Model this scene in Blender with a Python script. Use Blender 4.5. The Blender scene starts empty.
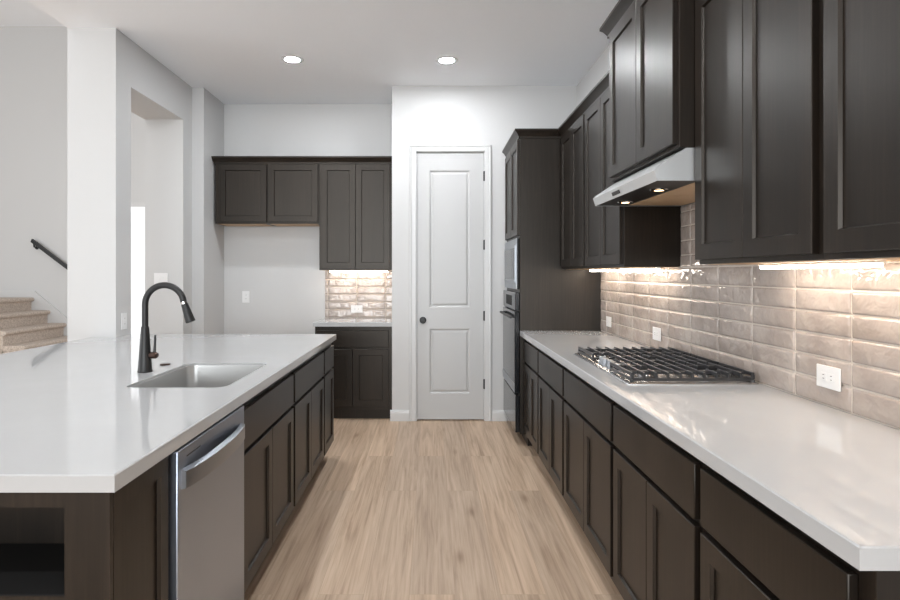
import bpy, bmesh, math, random
from mathutils import Vector, Matrix, noise

random.seed(7)
SC = bpy.context.scene
COL = SC.collection
PI = math.pi

# ------------------------------------------------------------------ camera
CAM_H = 1.335
cd = bpy.data.cameras.new('camera')
cd.sensor_width = 36.0
cd.lens = 24.0
cd.shift_x = 19.0 / 900.0
cd.shift_y = -26.0 / 900.0
cd.clip_start = 0.05
cam = bpy.data.objects.new('camera', cd)
cam.location = (0, 0, CAM_H)
cam.rotation_euler = (PI / 2, 0, 0)
COL.objects.link(cam)
SC.camera = cam

# ------------------------------------------------------------------ world and exposure
WORLD_STRENGTH = 0.75
LED_STRENGTH = 16.0
CAN_STRENGTH = 262.0
HOOD_LAMP = 5.0
w = bpy.data.worlds.new('daylight')
SC.world = w
w.use_nodes = True
bgn = w.node_tree.nodes['Background']
bgn.inputs[0].default_value = (0.99, 0.995, 1.0, 1)
bgn.inputs[1].default_value = WORLD_STRENGTH
SC.view_settings.view_transform = 'Standard'
SC.view_settings.look = 'None'
SC.view_settings.gamma = 1.0
SC.view_settings.use_curve_mapping = False
SC.view_settings.exposure = 0.91
SC.cycles.max_bounces = 12
SC.cycles.diffuse_bounces = 6
SC.cycles.glossy_bounces = 5
SC.cycles.sample_clamp_indirect = 8.0


def area_light(name, loc, target, sx, sy, power, color=(1, 1, 1)):
    d = bpy.data.lights.new(name, 'AREA')
    d.shape = 'RECTANGLE'
    d.size, d.size_y, d.energy, d.color = sx, sy, power, color
    o = bpy.data.objects.new(name, d)
    o.location = loc
    o.rotation_euler = (Vector(target) - Vector(loc)).to_track_quat('-Z', 'Y').to_euler()
    COL.objects.link(o)
    return o


# big rear windows of the living room, behind the camera
area_light('rear_window_light', (-0.6, -12.0, 1.7), (-0.6, 4, 2.2), 8.0, 3.0, 430, (0.92, 0.97, 1))
area_light('stair_fill_light', (-6.2, 4.4, 1.6), (-6.0, 9.0, 5.6), 3.5, 2.4, 16, (0.92, 0.98, 1))  # fill added to brighten the stair wall and high ceiling, no window there
area_light('living_fill_light', (-7.5, 2.2, 1.5), (1.0, 2.6, 2.9), 4.0, 2.6, 48, (0.92, 0.97, 1))  # fill added at left to lift the kitchen ceiling and right cabinets

# ------------------------------------------------------------------ materials
def srgb(r, g, b):
    f = lambda c: (c / 12.92 if c <= 0.04045 else ((c + 0.055) / 1.055) ** 2.4)
    return (f(r / 255), f(g / 255), f(b / 255), 1)


class NT:
    def __init__(self, name):
        self.m = bpy.data.materials.new(name)
        self.m.use_nodes = True
        self.t = self.m.node_tree
        self.b = self.t.nodes['Principled BSDF']

    def n(self, kind, **kw):
        nd = self.t.nodes.new(kind)
        for k, v in kw.items():
            setattr(nd, k, v)
        return nd

    def l(self, a, b):
        self.t.links.new(a, b)

    def set(self, **kw):
        for k, v in kw.items():
            self.b.inputs[k.replace('_', ' ')].default_value = v

    def coord(self, scale=(1, 1, 1), rand=True):
        tc = self.n('ShaderNodeTexCoord')
        mp = self.n('ShaderNodeMapping')
        mp.inputs['Scale'].default_value = scale
        src = tc.outputs['Object']
        if rand:
            oi = self.n('ShaderNodeObjectInfo')
            ml = self.n('ShaderNodeMath', operation='MULTIPLY')
            ml.inputs[1].default_value = 13.0
            self.l(oi.outputs['Random'], ml.inputs[0])
            ad = self.n('ShaderNodeVectorMath', operation='ADD')
            self.l(src, ad.inputs[0])
            self.l(ml.outputs[0], ad.inputs[1])
            src = ad.outputs[0]
        self.l(src, mp.inputs['Vector'])
        return mp.outputs[0]

    def noise(self, vec, scale, detail=4, rough=0.5, dist=0.0):
        nd = self.n('ShaderNodeTexNoise')
        nd.inputs['Scale'].default_value = scale
        nd.inputs['Detail'].default_value = detail
        nd.inputs['Roughness'].default_value = rough
        nd.inputs['Distortion'].default_value = dist
        self.l(vec, nd.inputs['Vector'])
        return nd.outputs['Fac']

    def ramp(self, fac, stops):
        nd = self.n('ShaderNodeValToRGB')
        e = nd.color_ramp.elements
        e[0].position, e[0].color = stops[0]
        e[1].position, e[1].color = stops[-1]
        for p, c in stops[1:-1]:
            x = e.new(p)
            x.color = c
        self.l(fac, nd.inputs[0])
        return nd.outputs[0]

    def bump(self, h, strength, dist=0.01):
        nd = self.n('ShaderNodeBump')
        nd.inputs['Strength'].default_value = strength
        nd.inputs['Distance'].default_value = dist
        self.l(h, nd.inputs['Height'])
        self.l(nd.outputs[0], self.b.inputs['Normal'])


def plain(name, col, rough=0.5, metal=0.0, **kw):
    t = NT(name)
    t.set(Base_Color=col, Roughness=rough, Metallic=metal, **kw)
    return t.m


def m_paint(name, col, rough, bump_s, scale):
    t = NT(name)
    v = t.coord(rand=False)
    f = t.noise(v, scale, 3, 0.55)
    t.set(Base_Color=col, Roughness=rough)
    t.bump(f, bump_s, 0.004)
    return t.m


def m_wood():
    t = NT('dark_stained_wood')
    v = t.coord((60, 60, 2.2))
    f = t.noise(v, 1.6, 6, 0.62, 0.4)
    v2 = t.coord((6, 6, 0.7))
    g = t.noise(v2, 1.0, 3, 0.5)
    mx = t.n('ShaderNodeMix', data_type='FLOAT')
    mx.inputs[0].default_value = 0.45
    t.l(f, mx.inputs[2]); t.l(g, mx.inputs[3])
    c = t.ramp(mx.outputs[0], [(0.3, srgb(13, 10, 8)), (0.5, srgb(26, 21, 17)), (0.72, srgb(44, 36, 30))])
    t.l(c, t.b.inputs['Base Color'])
    t.set(Roughness=0.36)
    t.b.inputs['Specular Tint'].default_value = (1.0, 0.92, 0.84, 1)
    t.b.inputs['Specular IOR Level'].default_value = 0.42
    t.bump(f, 0.03, 0.001)
    return t.m


def m_quartz():
    t = NT('white_quartz')
    v = t.coord(rand=False)
    f = t.noise(v, 2.2, 8, 0.6, 1.2)
    c = t.ramp(f, [(0.35, srgb(180, 181, 182)), (0.55, srgb(182, 183, 184)), (0.7, srgb(183, 184, 185))])
    t.l(c, t.b.inputs['Base Color'])
    t.set(Roughness=0.05)
    return t.m


def m_floor():
    t = NT('oak_planks')
    tc = t.n('ShaderNodeTexCoord')
    sp = t.n('ShaderNodeSeparateXYZ')
    t.l(tc.outputs['Object'], sp.inputs[0])
    cb = t.n('ShaderNodeCombineXYZ')
    t.l(sp.outputs['Y'], cb.inputs['X']); t.l(sp.outputs['X'], cb.inputs['Y'])
    br = t.n('ShaderNodeTexBrick')
    br.offset = 0.37
    br.inputs['Scale'].default_value = 1.0
    br.inputs['Brick Width'].default_value = 1.9
    br.inputs['Row Height'].default_value = 0.19
    br.inputs['Mortar Size'].default_value = 0.0011
    br.inputs['Color1'].default_value = (0, 0, 0, 1)
    br.inputs['Color2'].default_value = (1, 1, 1, 1)
    br.inputs['Mortar'].default_value = (0.5, 0.5, 0.5, 1)
    t.l(cb.outputs[0], br.inputs['Vector'])
    off = t.n('ShaderNodeVectorMath', operation='MULTIPLY_ADD')
    t.l(br.outputs['Color'], off.inputs[0])
    off.inputs[1].default_value = (7.3, 3.1, 5.7)
    t.l(cb.outputs[0], off.inputs[2])
    mp = t.n('ShaderNodeMapping'); mp.inputs['Scale'].default_value = (0.55, 8.0, 1.0)
    t.l(off.outputs[0], mp.inputs[0])
    grain = t.noise(mp.outputs[0], 2.0, 5, 0.6, 0.9)
    mp2 = t.n('ShaderNodeMapping'); mp2.inputs['Scale'].default_value = (0.9, 60.0, 1.0)
    t.l(off.outputs[0], mp2.inputs[0])
    fine = t.noise(mp2.outputs[0], 2.0, 5, 0.6)
    mix = t.n('ShaderNodeMix', data_type='FLOAT'); mix.inputs[0].default_value = 0.35
    t.l(grain, mix.inputs[2]); t.l(fine, mix.inputs[3])
    wv = t.n('ShaderNodeTexWave', wave_type='RINGS', rings_direction='Z')
    mpw = t.n('ShaderNodeMapping'); mpw.inputs['Scale'].default_value = (0.25, 1.6, 1.0)
    t.l(off.outputs[0], mpw.inputs[0]); t.l(mpw.outputs[0], wv.inputs['Vector'])
    wv.inputs['Scale'].default_value = 5.0
    wv.inputs['Distortion'].default_value = 9.0
    wv.inputs['Detail'].default_value = 2.0
    wv.inputs['Detail Scale'].default_value = 1.2
    mixw = t.n('ShaderNodeMix', data_type='FLOAT'); mixw.inputs[0].default_value = 0.05
    t.l(mix.outputs[0], mixw.inputs[2]); t.l(wv.outputs['Fac'], mixw.inputs[3])
    c = t.ramp(mixw.outputs[0], [(0.30, srgb(154, 129, 106)), (0.5, srgb(194, 171, 148)), (0.68, srgb(214, 193, 171))])
    # plank to plank tone
    tone = t.n('ShaderNodeMix', data_type='RGBA', blend_type='MULTIPLY')
    tone.inputs[0].default_value = 1.0
    t.l(c, tone.inputs[6])
    tr = t.ramp(br.outputs['Color'], [(0.0, (0.90, 0.88, 0.87, 1)), (1.0, (1.08, 1.04, 1.0, 1))])
    t.l(tr, tone.inputs[7])
    # knots
    mp3 = t.n('ShaderNodeMapping'); mp3.inputs['Scale'].default_value = (1.3, 4.5, 1.0)
    t.l(off.outputs[0], mp3.inputs[0])
    vo = t.n('ShaderNodeTexVoronoi'); vo.inputs['Scale'].default_value = 1.0
    t.l(mp3.outputs[0], vo.inputs['Vector'])
    kr = t.ramp(vo.outputs['Distance'], [(0.02, (0.55, 0.47, 0.40, 1)), (0.10, (0.9, 0.88, 0.85, 1)), (0.16, (1, 1, 1, 1))])
    kn = t.n('ShaderNodeMix', data_type='RGBA', blend_type='MULTIPLY'); kn.inputs[0].default_value = 0.8
    t.l(tone.outputs[2], kn.inputs[6]); t.l(kr, kn.inputs[7])
    seam = t.n('ShaderNodeMix', data_type='RGBA')
    t.l(br.outputs['Fac'], seam.inputs[0])
    t.l(kn.outputs[2], seam.inputs[6])
    seam.inputs[7].default_value = srgb(178, 153, 129)
    t.l(seam.outputs[2], t.b.inputs['Base Color'])
    t.set(Roughness=0.5)
    t.bump(fine, 0.05, 0.002)
    return t.m


def m_steel(name, col, rough, metal=1.0):
    t = NT(name)
    v = t.coord((1, 1, 1))
    f = t.noise(v, 3.0, 2, 0.5)
    t.set(Base_Color=col, Metallic=metal)
    mr = t.n('ShaderNodeMapRange')
    mr.inputs['To Min'].default_value = rough - 0.02
    mr.inputs['To Max'].default_value = rough + 0.02
    t.l(f, mr.inputs[0]); t.l(mr.outputs[0], t.b.inputs['Roughness'])
    return t.m


def m_tile():
    t = NT('taupe_glazed_tile')
    v = t.coord(rand=False)
    f = t.noise(v, 5.5, 4, 0.55)
    c = t.ramp(f, [(0.33, srgb(164, 152, 144)), (0.5, srgb(177, 165, 157)), (0.68, srgb(189, 178, 170))])
    t.l(c, t.b.inputs['Base Color'])
    g = t.noise(v, 22.0, 2, 0.5, 0.3)
    t.set(Roughness=0.07)
    t.b.inputs['Specular IOR Level'].default_value = 0.8
    t.bump(g, 0.6, 0.014)
    return t.m


def m_carpet():
    t = NT('beige_carpet')
    v = t.coord(rand=False)
    f = t.noise(v, 45.0, 6, 0.75)
    c = t.ramp(f, [(0.35, srgb(168, 154, 142)), (0.5, srgb(196, 182, 170)), (0.66, srgb(216, 204, 192))])
    t.l(c, t.b.inputs['Base Color'])
    t.set(Roughness=0.95)
    t.bump(f, 0.8, 0.015)
    return t.m


def m_emit(name, col, strength):
    t = NT(name)
    t.set(Base_Color=(0.9, 0.9, 0.9, 1), Roughness=0.4)
    t.b.inputs['Emission Color'].default_value = col
    t.b.inputs['Emission Strength'].default_value = strength
    return t.m


def m_filter():
    t = NT('filter_mesh')
    v = t.coord(rand=False)
    ck = t.n('ShaderNodeTexWave'); ck.inputs['Scale'].default_value = 90
    t.l(v, ck.inputs['Vector'])
    t.set(Base_Color=srgb(222, 190, 152), Metallic=0.3, Roughness=0.45)  # warm light on the aluminium mesh is put into its tan base colour
    t.bump(ck.outputs['Fac'], 0.3, 0.002)
    return t.m


def m_cast():
    t = NT('cast_iron')
    v = t.coord(rand=False)
    f = t.noise(v, 300, 2, 0.5)
    t.set(Base_Color=srgb(46, 46, 48), Roughness=0.33)
    t.bump(f, 0.15, 0.001)
    return t.m


M = dict(
    wall=m_paint('wall_paint', srgb(201, 201, 201), 0.55, 0.12, 90),
    ceil=m_paint('ceiling_paint', srgb(247, 250, 254), 0.7, 0.35, 60),
    trim=m_paint('trim_paint', srgb(203, 203, 203), 0.32, 0.02, 30),
    door=m_paint('door_paint', srgb(187, 187, 187), 0.36, 0.02, 30),
    wood=m_wood(), quartz=m_quartz(), floor=m_floor(),
    steel=m_steel('brushed_steel', srgb(172, 176, 182), 0.34, 0.95),
    steel_d=m_steel('dishwasher_steel', srgb(166, 174, 187), 0.34, 0.95),
    steel_h=m_steel('hood_steel', srgb(216, 218, 219), 0.36, 0.75),
    sink=m_steel('sink_steel', srgb(190, 190, 189), 0.3, 0.9),
    tray=m_steel('cooktop_steel', srgb(198, 198, 198), 0.25, 0.95),
    tile=m_tile(),
    grout=m_paint('grout', srgb(206, 196, 186), 0.8, 0.2, 200),
    black=m_paint('matte_black_metal', srgb(25, 25, 26), 0.42, 0.03, 200),
    bronze=plain('bronze_metal', srgb(78, 62, 56), 0.3, 0.8),
    chrome=plain('chrome', srgb(225, 225, 225), 0.08, 1.0),
    iron=m_cast(),
    glass=plain('dark_oven_glass', srgb(30, 32, 35), 0.12, 0.0),
    plastic=plain('white_plastic', srgb(232, 232, 232), 0.3),
    slot=plain('dark_slot', srgb(60, 58, 56), 0.5),
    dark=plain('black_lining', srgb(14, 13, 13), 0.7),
    carpet=m_carpet(),
    led=m_emit('warm_led', (1.0, 0.90, 0.78, 1), LED_STRENGTH),
    can=m_emit('downlight_lens', (0.935, 0.97, 1.0, 1), CAN_STRENGTH),
    hoodlamp=m_emit('hood_lamp', (1.0, 0.60, 0.30, 1), HOOD_LAMP),
    housing=plain('white_housing', srgb(232, 228, 220), 0.4),
    filt=m_filter(),
    underwood=m_paint('birch_underside', srgb(196, 160, 120), 0.5, 0.05, 40),
    under=plain('hood_underside', srgb(46, 45, 45), 0.35, 0.7),
)
gl = NT('clear_glass')
gl.set(Base_Color=(1, 1, 1, 1), Roughness=0.0, IOR=1.05)
gl.b.inputs['Transmission Weight'].default_value = 1.0
M['pane'] = gl.m


# ------------------------------------------------------------------ mesh builder
class Frame:
    """local (u, v, n) -> world; u along the face, v up, n out of the face"""
    def __init__(self, o, u, n, v=(0, 0, 1)):
        self.o, self.u, self.v, self.n = Vector(o), Vector(u), Vector(v), Vector(n)

    def __call__(self, p):
        return self.o + self.u * p[0] + self.v * p[1] + self.n * p[2]


WORLD = Frame((0, 0, 0), (1, 0, 0), (0, 0, 1), (0, 1, 0))


class MB:
    def __init__(self):
        self.bm = bmesh.new()

    def _merge(self, tb):
        me = bpy.data.meshes.new('tmp')
        tb.to_mesh(me)
        tb.free()
        self.bm.from_mesh(me)
        bpy.data.meshes.remove(me)

    def box(self, a, b, bev=0.0, seg=1, fr=WORLD):
        tb = bmesh.new()
        lo = [min(a[i], b[i]) for i in range(3)]
        hi = [max(a[i], b[i]) for i in range(3)]
        vs = [tb.verts.new((x, y, z)) for x in (lo[0], hi[0]) for y in (lo[1], hi[1]) for z in (lo[2], hi[2])]
        for f in ((0, 1, 3, 2), (4, 6, 7, 5), (0, 4, 5, 1), (2, 3, 7, 6), (0, 2, 6, 4), (1, 5, 7, 3)):
            tb.faces.new([vs[i] for i in f])
        if bev > 0:
            bmesh.ops.bevel(tb, geom=tb.edges[:], offset=bev, segments=seg, profile=0.5, affect='EDGES')
        for v in tb.verts:
            v.co = fr(v.co)
        self._merge(tb)
        return self

    def rings(self, rings, closed=True, cap0=True, cap1=True, wrap=False):
        """loft a list of equally long point loops"""
        vs = [[self.bm.verts.new(p) for p in r] for r in rings]
        n = len(vs[0])
        pairs = list(zip(vs[:-1], vs[1:]))
        if wrap:
            pairs.append((vs[-1], vs[0]))
        for A, B in pairs:
            for i in range(n if closed else n - 1):
                j = (i + 1) % n
                self.bm.faces.new((A[i], A[j], B[j], B[i]))
        if not wrap:
            if cap0: self.bm.faces.new(vs[0])
            if cap1: self.bm.faces.new(vs[-1])
        return self

    def prism(self, poly, n0, n1, fr=WORLD):
        return self.rings([[fr((p[0], p[1], n0)) for p in poly], [fr((p[0], p[1], n1)) for p in poly]])

    def tube(self, pts, r, seg=20, caps=True):
        pts = [Vector(p) for p in pts]
        rr = r if isinstance(r, (list, tuple)) else [r] * len(pts)
        rings = []
        up = None
        for i, p in enumerate(pts):
            t = (pts[min(i + 1, len(pts) - 1)] - pts[max(i - 1, 0)]).normalized()
            if up is None:
                up = Vector((0, 0, 1)) if abs(t.z) < 0.9 else Vector((0, 1, 0))
            a = (up - t * up.dot(t)).normalized()
            b = t.cross(a)
            up = a
            rings.append([p + (a * math.cos(k * 2 * PI / seg) + b * math.sin(k * 2 * PI / seg)) * rr[i] for k in range(seg)])
        return self.rings(rings, cap0=caps, cap1=caps)

    def lathe(self, prof, c, axis=(0, 0, 1), seg=28, wrap=False):
        """prof = [(radius, height)...] around axis from c"""
        ax = Vector(axis).normalized()
        a = ax.orthogonal().normalized()
        b = ax.cross(a)
        c = Vector(c)
        rings = [[c + ax * h + (a * math.cos(k * 2 * PI / seg) + b * math.sin(k * 2 * PI / seg)) * max(r, 1e-5)
                  for k in range(seg)] for r, h in prof]
        return self.rings(rings, wrap=wrap)

    def ring_frame(self, w, h, st, t, rec, fr, back=0.0, ch=0.002):
        """picture-frame moulding: stile width st, thickness t, recess depth rec"""
        def rect(ins, n):
            return [fr((ins, ins, n)), fr((w - ins, ins, n)), fr((w - ins, h - ins, n)), fr((ins, h - ins, n))]
        return self.rings([rect(0, back), rect(0, t - ch), rect(ch, t), rect(st, t), rect(st + 0.004, t - rec + 0.001),
                           rect(st + 0.004, t - rec), rect(st + 0.004, back)], wrap=True)

    def build(self, name, mat, parent=None, angle=21):
        bm = self.bm
        bmesh.ops.recalc_face_normals(bm, faces=bm.faces[:])
        off = Vector((0, 0, 0))
        p = parent
        while p is not None:
            off = off + p.location
            p = p.parent
        if parent is None:
            zs = [v.co for v in bm.verts]
            lo = Vector([min(v[i] for v in zs) for i in range(3)])
            hi = Vector([max(v[i] for v in zs) for i in range(3)])
            off = Vector(((lo.x + hi.x) / 2, (lo.y + hi.y) / 2, lo.z))
        for v in bm.verts:
            v.co -= off
        me = bpy.data.meshes.new(name)
        bm.to_mesh(me)
        bm.free()
        for f in me.polygons:
            f.use_smooth = True
        me.set_sharp_from_angle(angle=math.radians(angle))
        me.materials.append(mat)
        o = bpy.data.objects.new(name, me)
        COL.objects.link(o)
        if parent is None:
            o.location = off
        else:
            o.parent = parent
        return o


def tag(o, label, cat, group=None):
    o['label'] = label
    o['category'] = cat
    if group:
        o['group'] = group
    return o


def thing(name, loc, label, cat, group=None):
    o = bpy.data.objects.new(name, None)
    o.empty_display_size = 0.1
    COL.objects.link(o)
    o.location = loc
    return tag(o, label, cat, group)


def struct(o, label=None, cat=None):
    o['kind'] = 'structure'
    if label:
        o['label'] = label
    if cat:
        o['category'] = cat
    return o


def box_struct(name, a, b, mat, label, cat, bev=0.0):
    return struct(MB().box(a, b, bev).build(name, mat), label, cat)


# ------------------------------------------------------------------ dimensions
CEIL = 3.045
CT = 0.896            # counter top
CB = 0.857            # counter underside
XR = 1.324            # right wall face
XT = 1.311            # tile face
YB = 5.455            # pantry wall face
YA = 6.04             # alcove back wall
XL = -2.19            # left wall face
XLB = -2.527          # back of the left wall
XA = -2.083           # alcove left wall
XP = -0.3545          # pantry corner
YS = 9.2              # stair wall

# ------------------------------------------------------------------ structure
f = struct(MB().box((-9, -5, -0.1), (1.6, 10, 0)).build('floor', M['floor']), 'light oak plank floor running away through the kitchen', 'floor')

box_struct('ceiling', (XLB, -3.2, CEIL), (1.6, YA + 0.2, CEIL + 0.2), M['ceil'], 'white kitchen ceiling with recessed lights', 'ceiling')
struct(MB().box((-9, 2.6, 5.13), (XLB, YS + 0.2, 5.3)).build('ceiling', M['ceil']), 'high white ceiling over the staircase at top left', 'ceiling')

box_struct('wall_right', (XR, -3.2, 0), (XR + 0.15, YB + 0.2, CEIL), M['wall'], 'white wall behind the range hood and right cabinets', 'wall')
DX0, DX1, DZ = -0.135, 0.489, 2.447   # door opening
mb = MB()
mb.box((XP, YB, 0), (DX0, YB + 0.12, CEIL)).box((DX1, YB, 0), (XR, YB + 0.12, CEIL)).box((DX0, YB, DZ), (DX1, YB + 0.12, CEIL))
struct(mb.build('wall_back', M['wall']), 'white wall holding the narrow panel door', 'wall')
box_struct('wall_pantry_side', (XP, YB + 0.121, 0), (XP + 0.12, YA, CEIL), M['wall'], 'short return wall right of the refrigerator alcove', 'wall')
box_struct('wall_alcove', (-2.6, YA + 0.001, 0), (0.2, YA + 0.13, CEIL), M['wall'], 'white back wall of the refrigerator alcove', 'wall')
box_struct('wall_pantry_rear', (0.2, YA + 0.001, 0), (XR, YA + 0.13, CEIL), M['wall'], 'wall closing the space behind the panel door', 'wall')
OY0, OY1, OZ = 4.38, 5.30, 2.70
mb = MB()
mb.box((XLB, 4.17, 0), (XL, OY0, CEIL)).box((XLB, OY1, 0), (XL, 5.5, CEIL)).box((XLB, OY0, OZ), (XL, OY1, CEIL))
struct(mb.build('wall_left', M['wall']), 'thick white wall at left with a tall cased opening', 'wall')
box_struct('wall_alcove_left', (XLB, 5.501, 0), (XA, YA, CEIL), M['wall'], 'white stub wall left of the refrigerator alcove', 'wall')
box_struct('wall_upper', (XLB, -3.2, CEIL + 0.201), (XLB + 0.15, YS, 5.13), M['wall'], 'upper wall above the kitchen ceiling edge', 'wall')
box_struct('wall_light_blocker', (-8.9, 3.0, 0), (-8.75, YS - 0.001, 5.129), M['wall'], 'unseen wall added at left to shade the stair hall', 'wall')  # unseen wall added to block daylight left of the stairs
# stair wall with a glazed exterior door
GX0, GX1, GZ = -4.95, -3.95, 2.43
mb = MB()
mb.box((-9, YS, 0), (GX0, YS + 0.15, 5.13)).box((GX1, YS, 0), (-2.0, YS + 0.15, 5.13)).box((GX0, YS, GZ), (GX1, YS + 0.15, 5.13))
struct(mb.build('wall_stairs', M['wall']), 'tall grey-white wall behind the staircase', 'wall')
dr = bpy.data.objects.new('door_2', None); COL.objects.link(dr); dr.location = (GX0, YS, 0)
struct(dr, 'bright glazed exterior door seen through the left opening', 'door')
mb = MB(); fr = Frame((GX0, YS + 0.04, 0), (1, 0, 0), (0, -1, 0))
mb.ring_frame(GX1 - GX0, GZ, 0.06, 0.04, 0.03, fr)
mb.build('door_frame', M['trim'], dr)
MB().box((GX0 + 0.055, YS + 0.015, 0.055), (GX1 - 0.055, YS + 0.021, GZ - 0.055)).build('door_glass', M['pane'], dr)


def baseboard(name, p0, p1, n, label):
    p0, p1, n = Vector(p0), Vector(p1), Vector(n)
    L = (p1 - p0).length
    fr = Frame(p0, (p1 - p0).normalized(), n)
    prof = [(0, 0), (0.016, 0), (0.016, 0.072), (0.012, 0.080), (0.010, 0.092), (0.004, 0.100), (0, 0.100)]
    mb = MB()
    mb.rings([[fr((u, z, d)) for d, z in prof] for u in (0, L)])
    return struct(mb.build(name, M['trim']), label, 'baseboard')


CW = 0.058
baseboard('baseboard_back', (XP - 0.016, YB, 0), (DX0 - CW - 0.004, YB, 0), (0, -1, 0), 'white baseboard left of the panel door')
baseboard('baseboard_back', (DX1 + CW + 0.004, YB, 0), (0.688, YB, 0), (0, -1, 0), 'white baseboard right of the panel door')
baseboard('baseboard_alcove', (XA + 0.016, YA, 0), (-1.07, YA, 0), (0, -1, 0), 'white baseboard on the alcove back wall')
baseboard('baseboard_left', (XL, OY1 + 0.002, 0), (XL, 5.5, 0), (1, 0, 0), 'white baseboard on the left wall past the opening')
baseboard('baseboard_left', (XL, 4.17, 0), (XL, OY0 - 0.002, 0), (1, 0, 0), 'white baseboard on the left wall before the opening')
baseboard('baseboard_pillar', (XLB, 4.17, 0), (XL + 0.016, 4.17, 0), (0, -1, 0), 'white baseboard on the wall end behind the island')

# door casing
mb = MB()
fr = Frame((0, YB, 0), (1, 0, 0), (0, -1, 0))
for (u0, u1, v0, v1) in ((DX0 - CW, DX0, 0, DZ + CW), (DX1, DX1 + CW, 0, DZ + CW), (DX0, DX1, DZ, DZ + CW)):
    mb.box((u0, v0, 0), (u1, v1, 0.014), 0.003, fr=fr)
mb.box((DX0 - CW, 0, 0.0), (DX0 - CW + 0.018, DZ + CW, 0.020), 0.004, fr=fr)
mb.box((DX1 + CW - 0.018, 0, 0.0), (DX1 + CW, DZ + CW, 0.020), 0.004, fr=fr)
mb.box((DX0 - CW, DZ + CW - 0.018, 0.0), (DX1 + CW, DZ + CW, 0.020), 0.004, fr=fr)
struct(mb.build('trim_1', M['trim']), 'white casing around the narrow panel door', 'trim')
# door jamb
mb = MB()
mb.box((DX0, YB + 0.001, 0), (DX0 + 0.006, YB + 0.12, DZ)).box((DX1 - 0.006, YB + 0.001, 0), (DX1, YB + 0.12, DZ)).box((DX0 + .006, YB + 0.001, DZ - 0.006), (DX1 - .006, YB + 0.12, DZ))
struct(mb.build('trim_2', M['trim']), 'white jamb lining the panel door opening', 'trim')

# the door: stiles and rails with two raised panels
d1 = bpy.data.objects.new('door_1', None); COL.objects.link(d1); d1.location = (DX0, YB, 0)
struct(d1, 'narrow white two-panel door with black knob', 'door')
d1w0, d1w1, d1z0, d1z1 = DX0 + 0.009, DX1 - 0.009, 0.012, DZ - 0.010
fr = Frame((d1w0, YB + 0.045, d1z0), (1, 0, 0), (0, -1, 0))
W, H = d1w1 - d1w0, d1z1 - d1z0
pu0, pu1 = 0.112, W - 0.135 + 0.0
pu1 = W - 0.125
rows = [(0.235, 0.825), (1.02, 2.265)]
mb = MB()
T = 0.037
mb.box((0, 0, 0), (W, H, 0.012), fr=fr)
for (u0, u1, v0, v1) in ((0, pu0, 0, H), (pu1, W, 0, H), (pu0, pu1, 0, rows[0][0]), (pu0, pu1, rows[0][1], rows[1][0]), (pu0, pu1, rows[1][1], H)):
    mb.box((u0, v0, 0.010), (u1, v1, T), fr=fr)
for v0, v1 in rows:
    def rc(i, n): return [fr((pu0 + i, v0 + i, n)), fr((pu1 - i, v0 + i, n)), fr((pu1 - i, v1 - i, n)), fr((pu0 + i, v1 - i, n))]
    mb.rings([rc(0, T), rc(0.006, T - 0.004), rc(0.012, T - 0.010), rc(0.020, T - 0.010), rc(0.034, T - 0.003)], cap0=False)
mb.build('door_slab', M['door'], d1)
MB().lathe([(0.0, 0), (0.030, 0), (0.031, 0.004), (0.026, 0.008), (0.011, 0.012), (0.010, 0.030), (0.020, 0.036), (0.027, 0.046), (0.028, 0.054), (0.022, 0.062), (0.0, 0.064)],
           (-0.0735, YB + 0.008, 0.915), (0, -1, 0)).build('door_knob', M['black'], d1)
for z in (2.225, 1.60, 0.955, 0.335):
    mb = MB()
    mb.tube([(DX1 - 0.002, YB - 0.004, z - 0.045), (DX1 - 0.002, YB - 0.004, z + 0.045)], 0.0075, 20)
    mb.box((DX1 - 0.014, YB - 0.003, z - 0.043), (DX1 + 0.0, YB + 0.006, z + 0.043))
    mb.build('hinge', M['black'], d1)

# ------------------------------------------------------------------ cabinetry
ST = 0.056


def shaker(fr, u0, u1, v0, v1, parent, name='door', st=ST, t=0.020):
    sub = Frame(fr((u0, v0, 0)), fr.u, fr.n, fr.v)
    wv, hv = u1 - u0, v1 - v0
    mb = MB()
    mb.ring_frame(wv, hv, st, t, 0.010, sub)
    o = mb.build(name, M['wood'], parent)
    MB().box((st - 0.004, st - 0.004, 0.0015), (wv - st + 0.004, hv - st + 0.004, t - 0.0095), fr=sub).build(name + '_panel', M['wood'], o)
    return o


def slab(fr, u0, u1, v0, v1, parent, name='drawer_front', t=0.020):
    return MB().box((u0, v0, 0), (u1, v1, t), 0.003, 2, fr=fr).build(name, M['wood'], parent)


def crown_profile():
    return [(0, 0), (0.012, 0), (0.012, 0.012), (0.018, 0.022), (0.030, 0.040), (0.040, 0.048), (0.044, 0.052), (0.044, 0.066), (0, 0.066)]


def crown(path, z, parent, side=1, scale=1.0):
    """path: XY points; moulding projects to the right of travel (side=1) or left"""
    pts = [Vector((p[0], p[1])) for p in path]
    nrm = []
    for a, b in zip(pts[:-1], pts[1:]):
        d = (b - a).normalized()
        nrm.append(Vector((d.y, -d.x)) * side)
    rings = []
    for i, p in enumerate(pts):
        if i == 0: m = nrm[0]
        elif i == len(pts) - 1: m = nrm[-1]
        else:
            m = (nrm[i - 1] + nrm[i]); m = m / (m.dot(nrm[i]))
        rings.append([Vector((p.x + m.x * d * scale, p.y + m.y * d * scale, z + h * scale)) for d, h in crown_profile()])
    return MB().rings(rings).build('crown_moulding', M['wood'], parent)


GAP = 0.0175   # half reveal between cabinets


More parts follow.
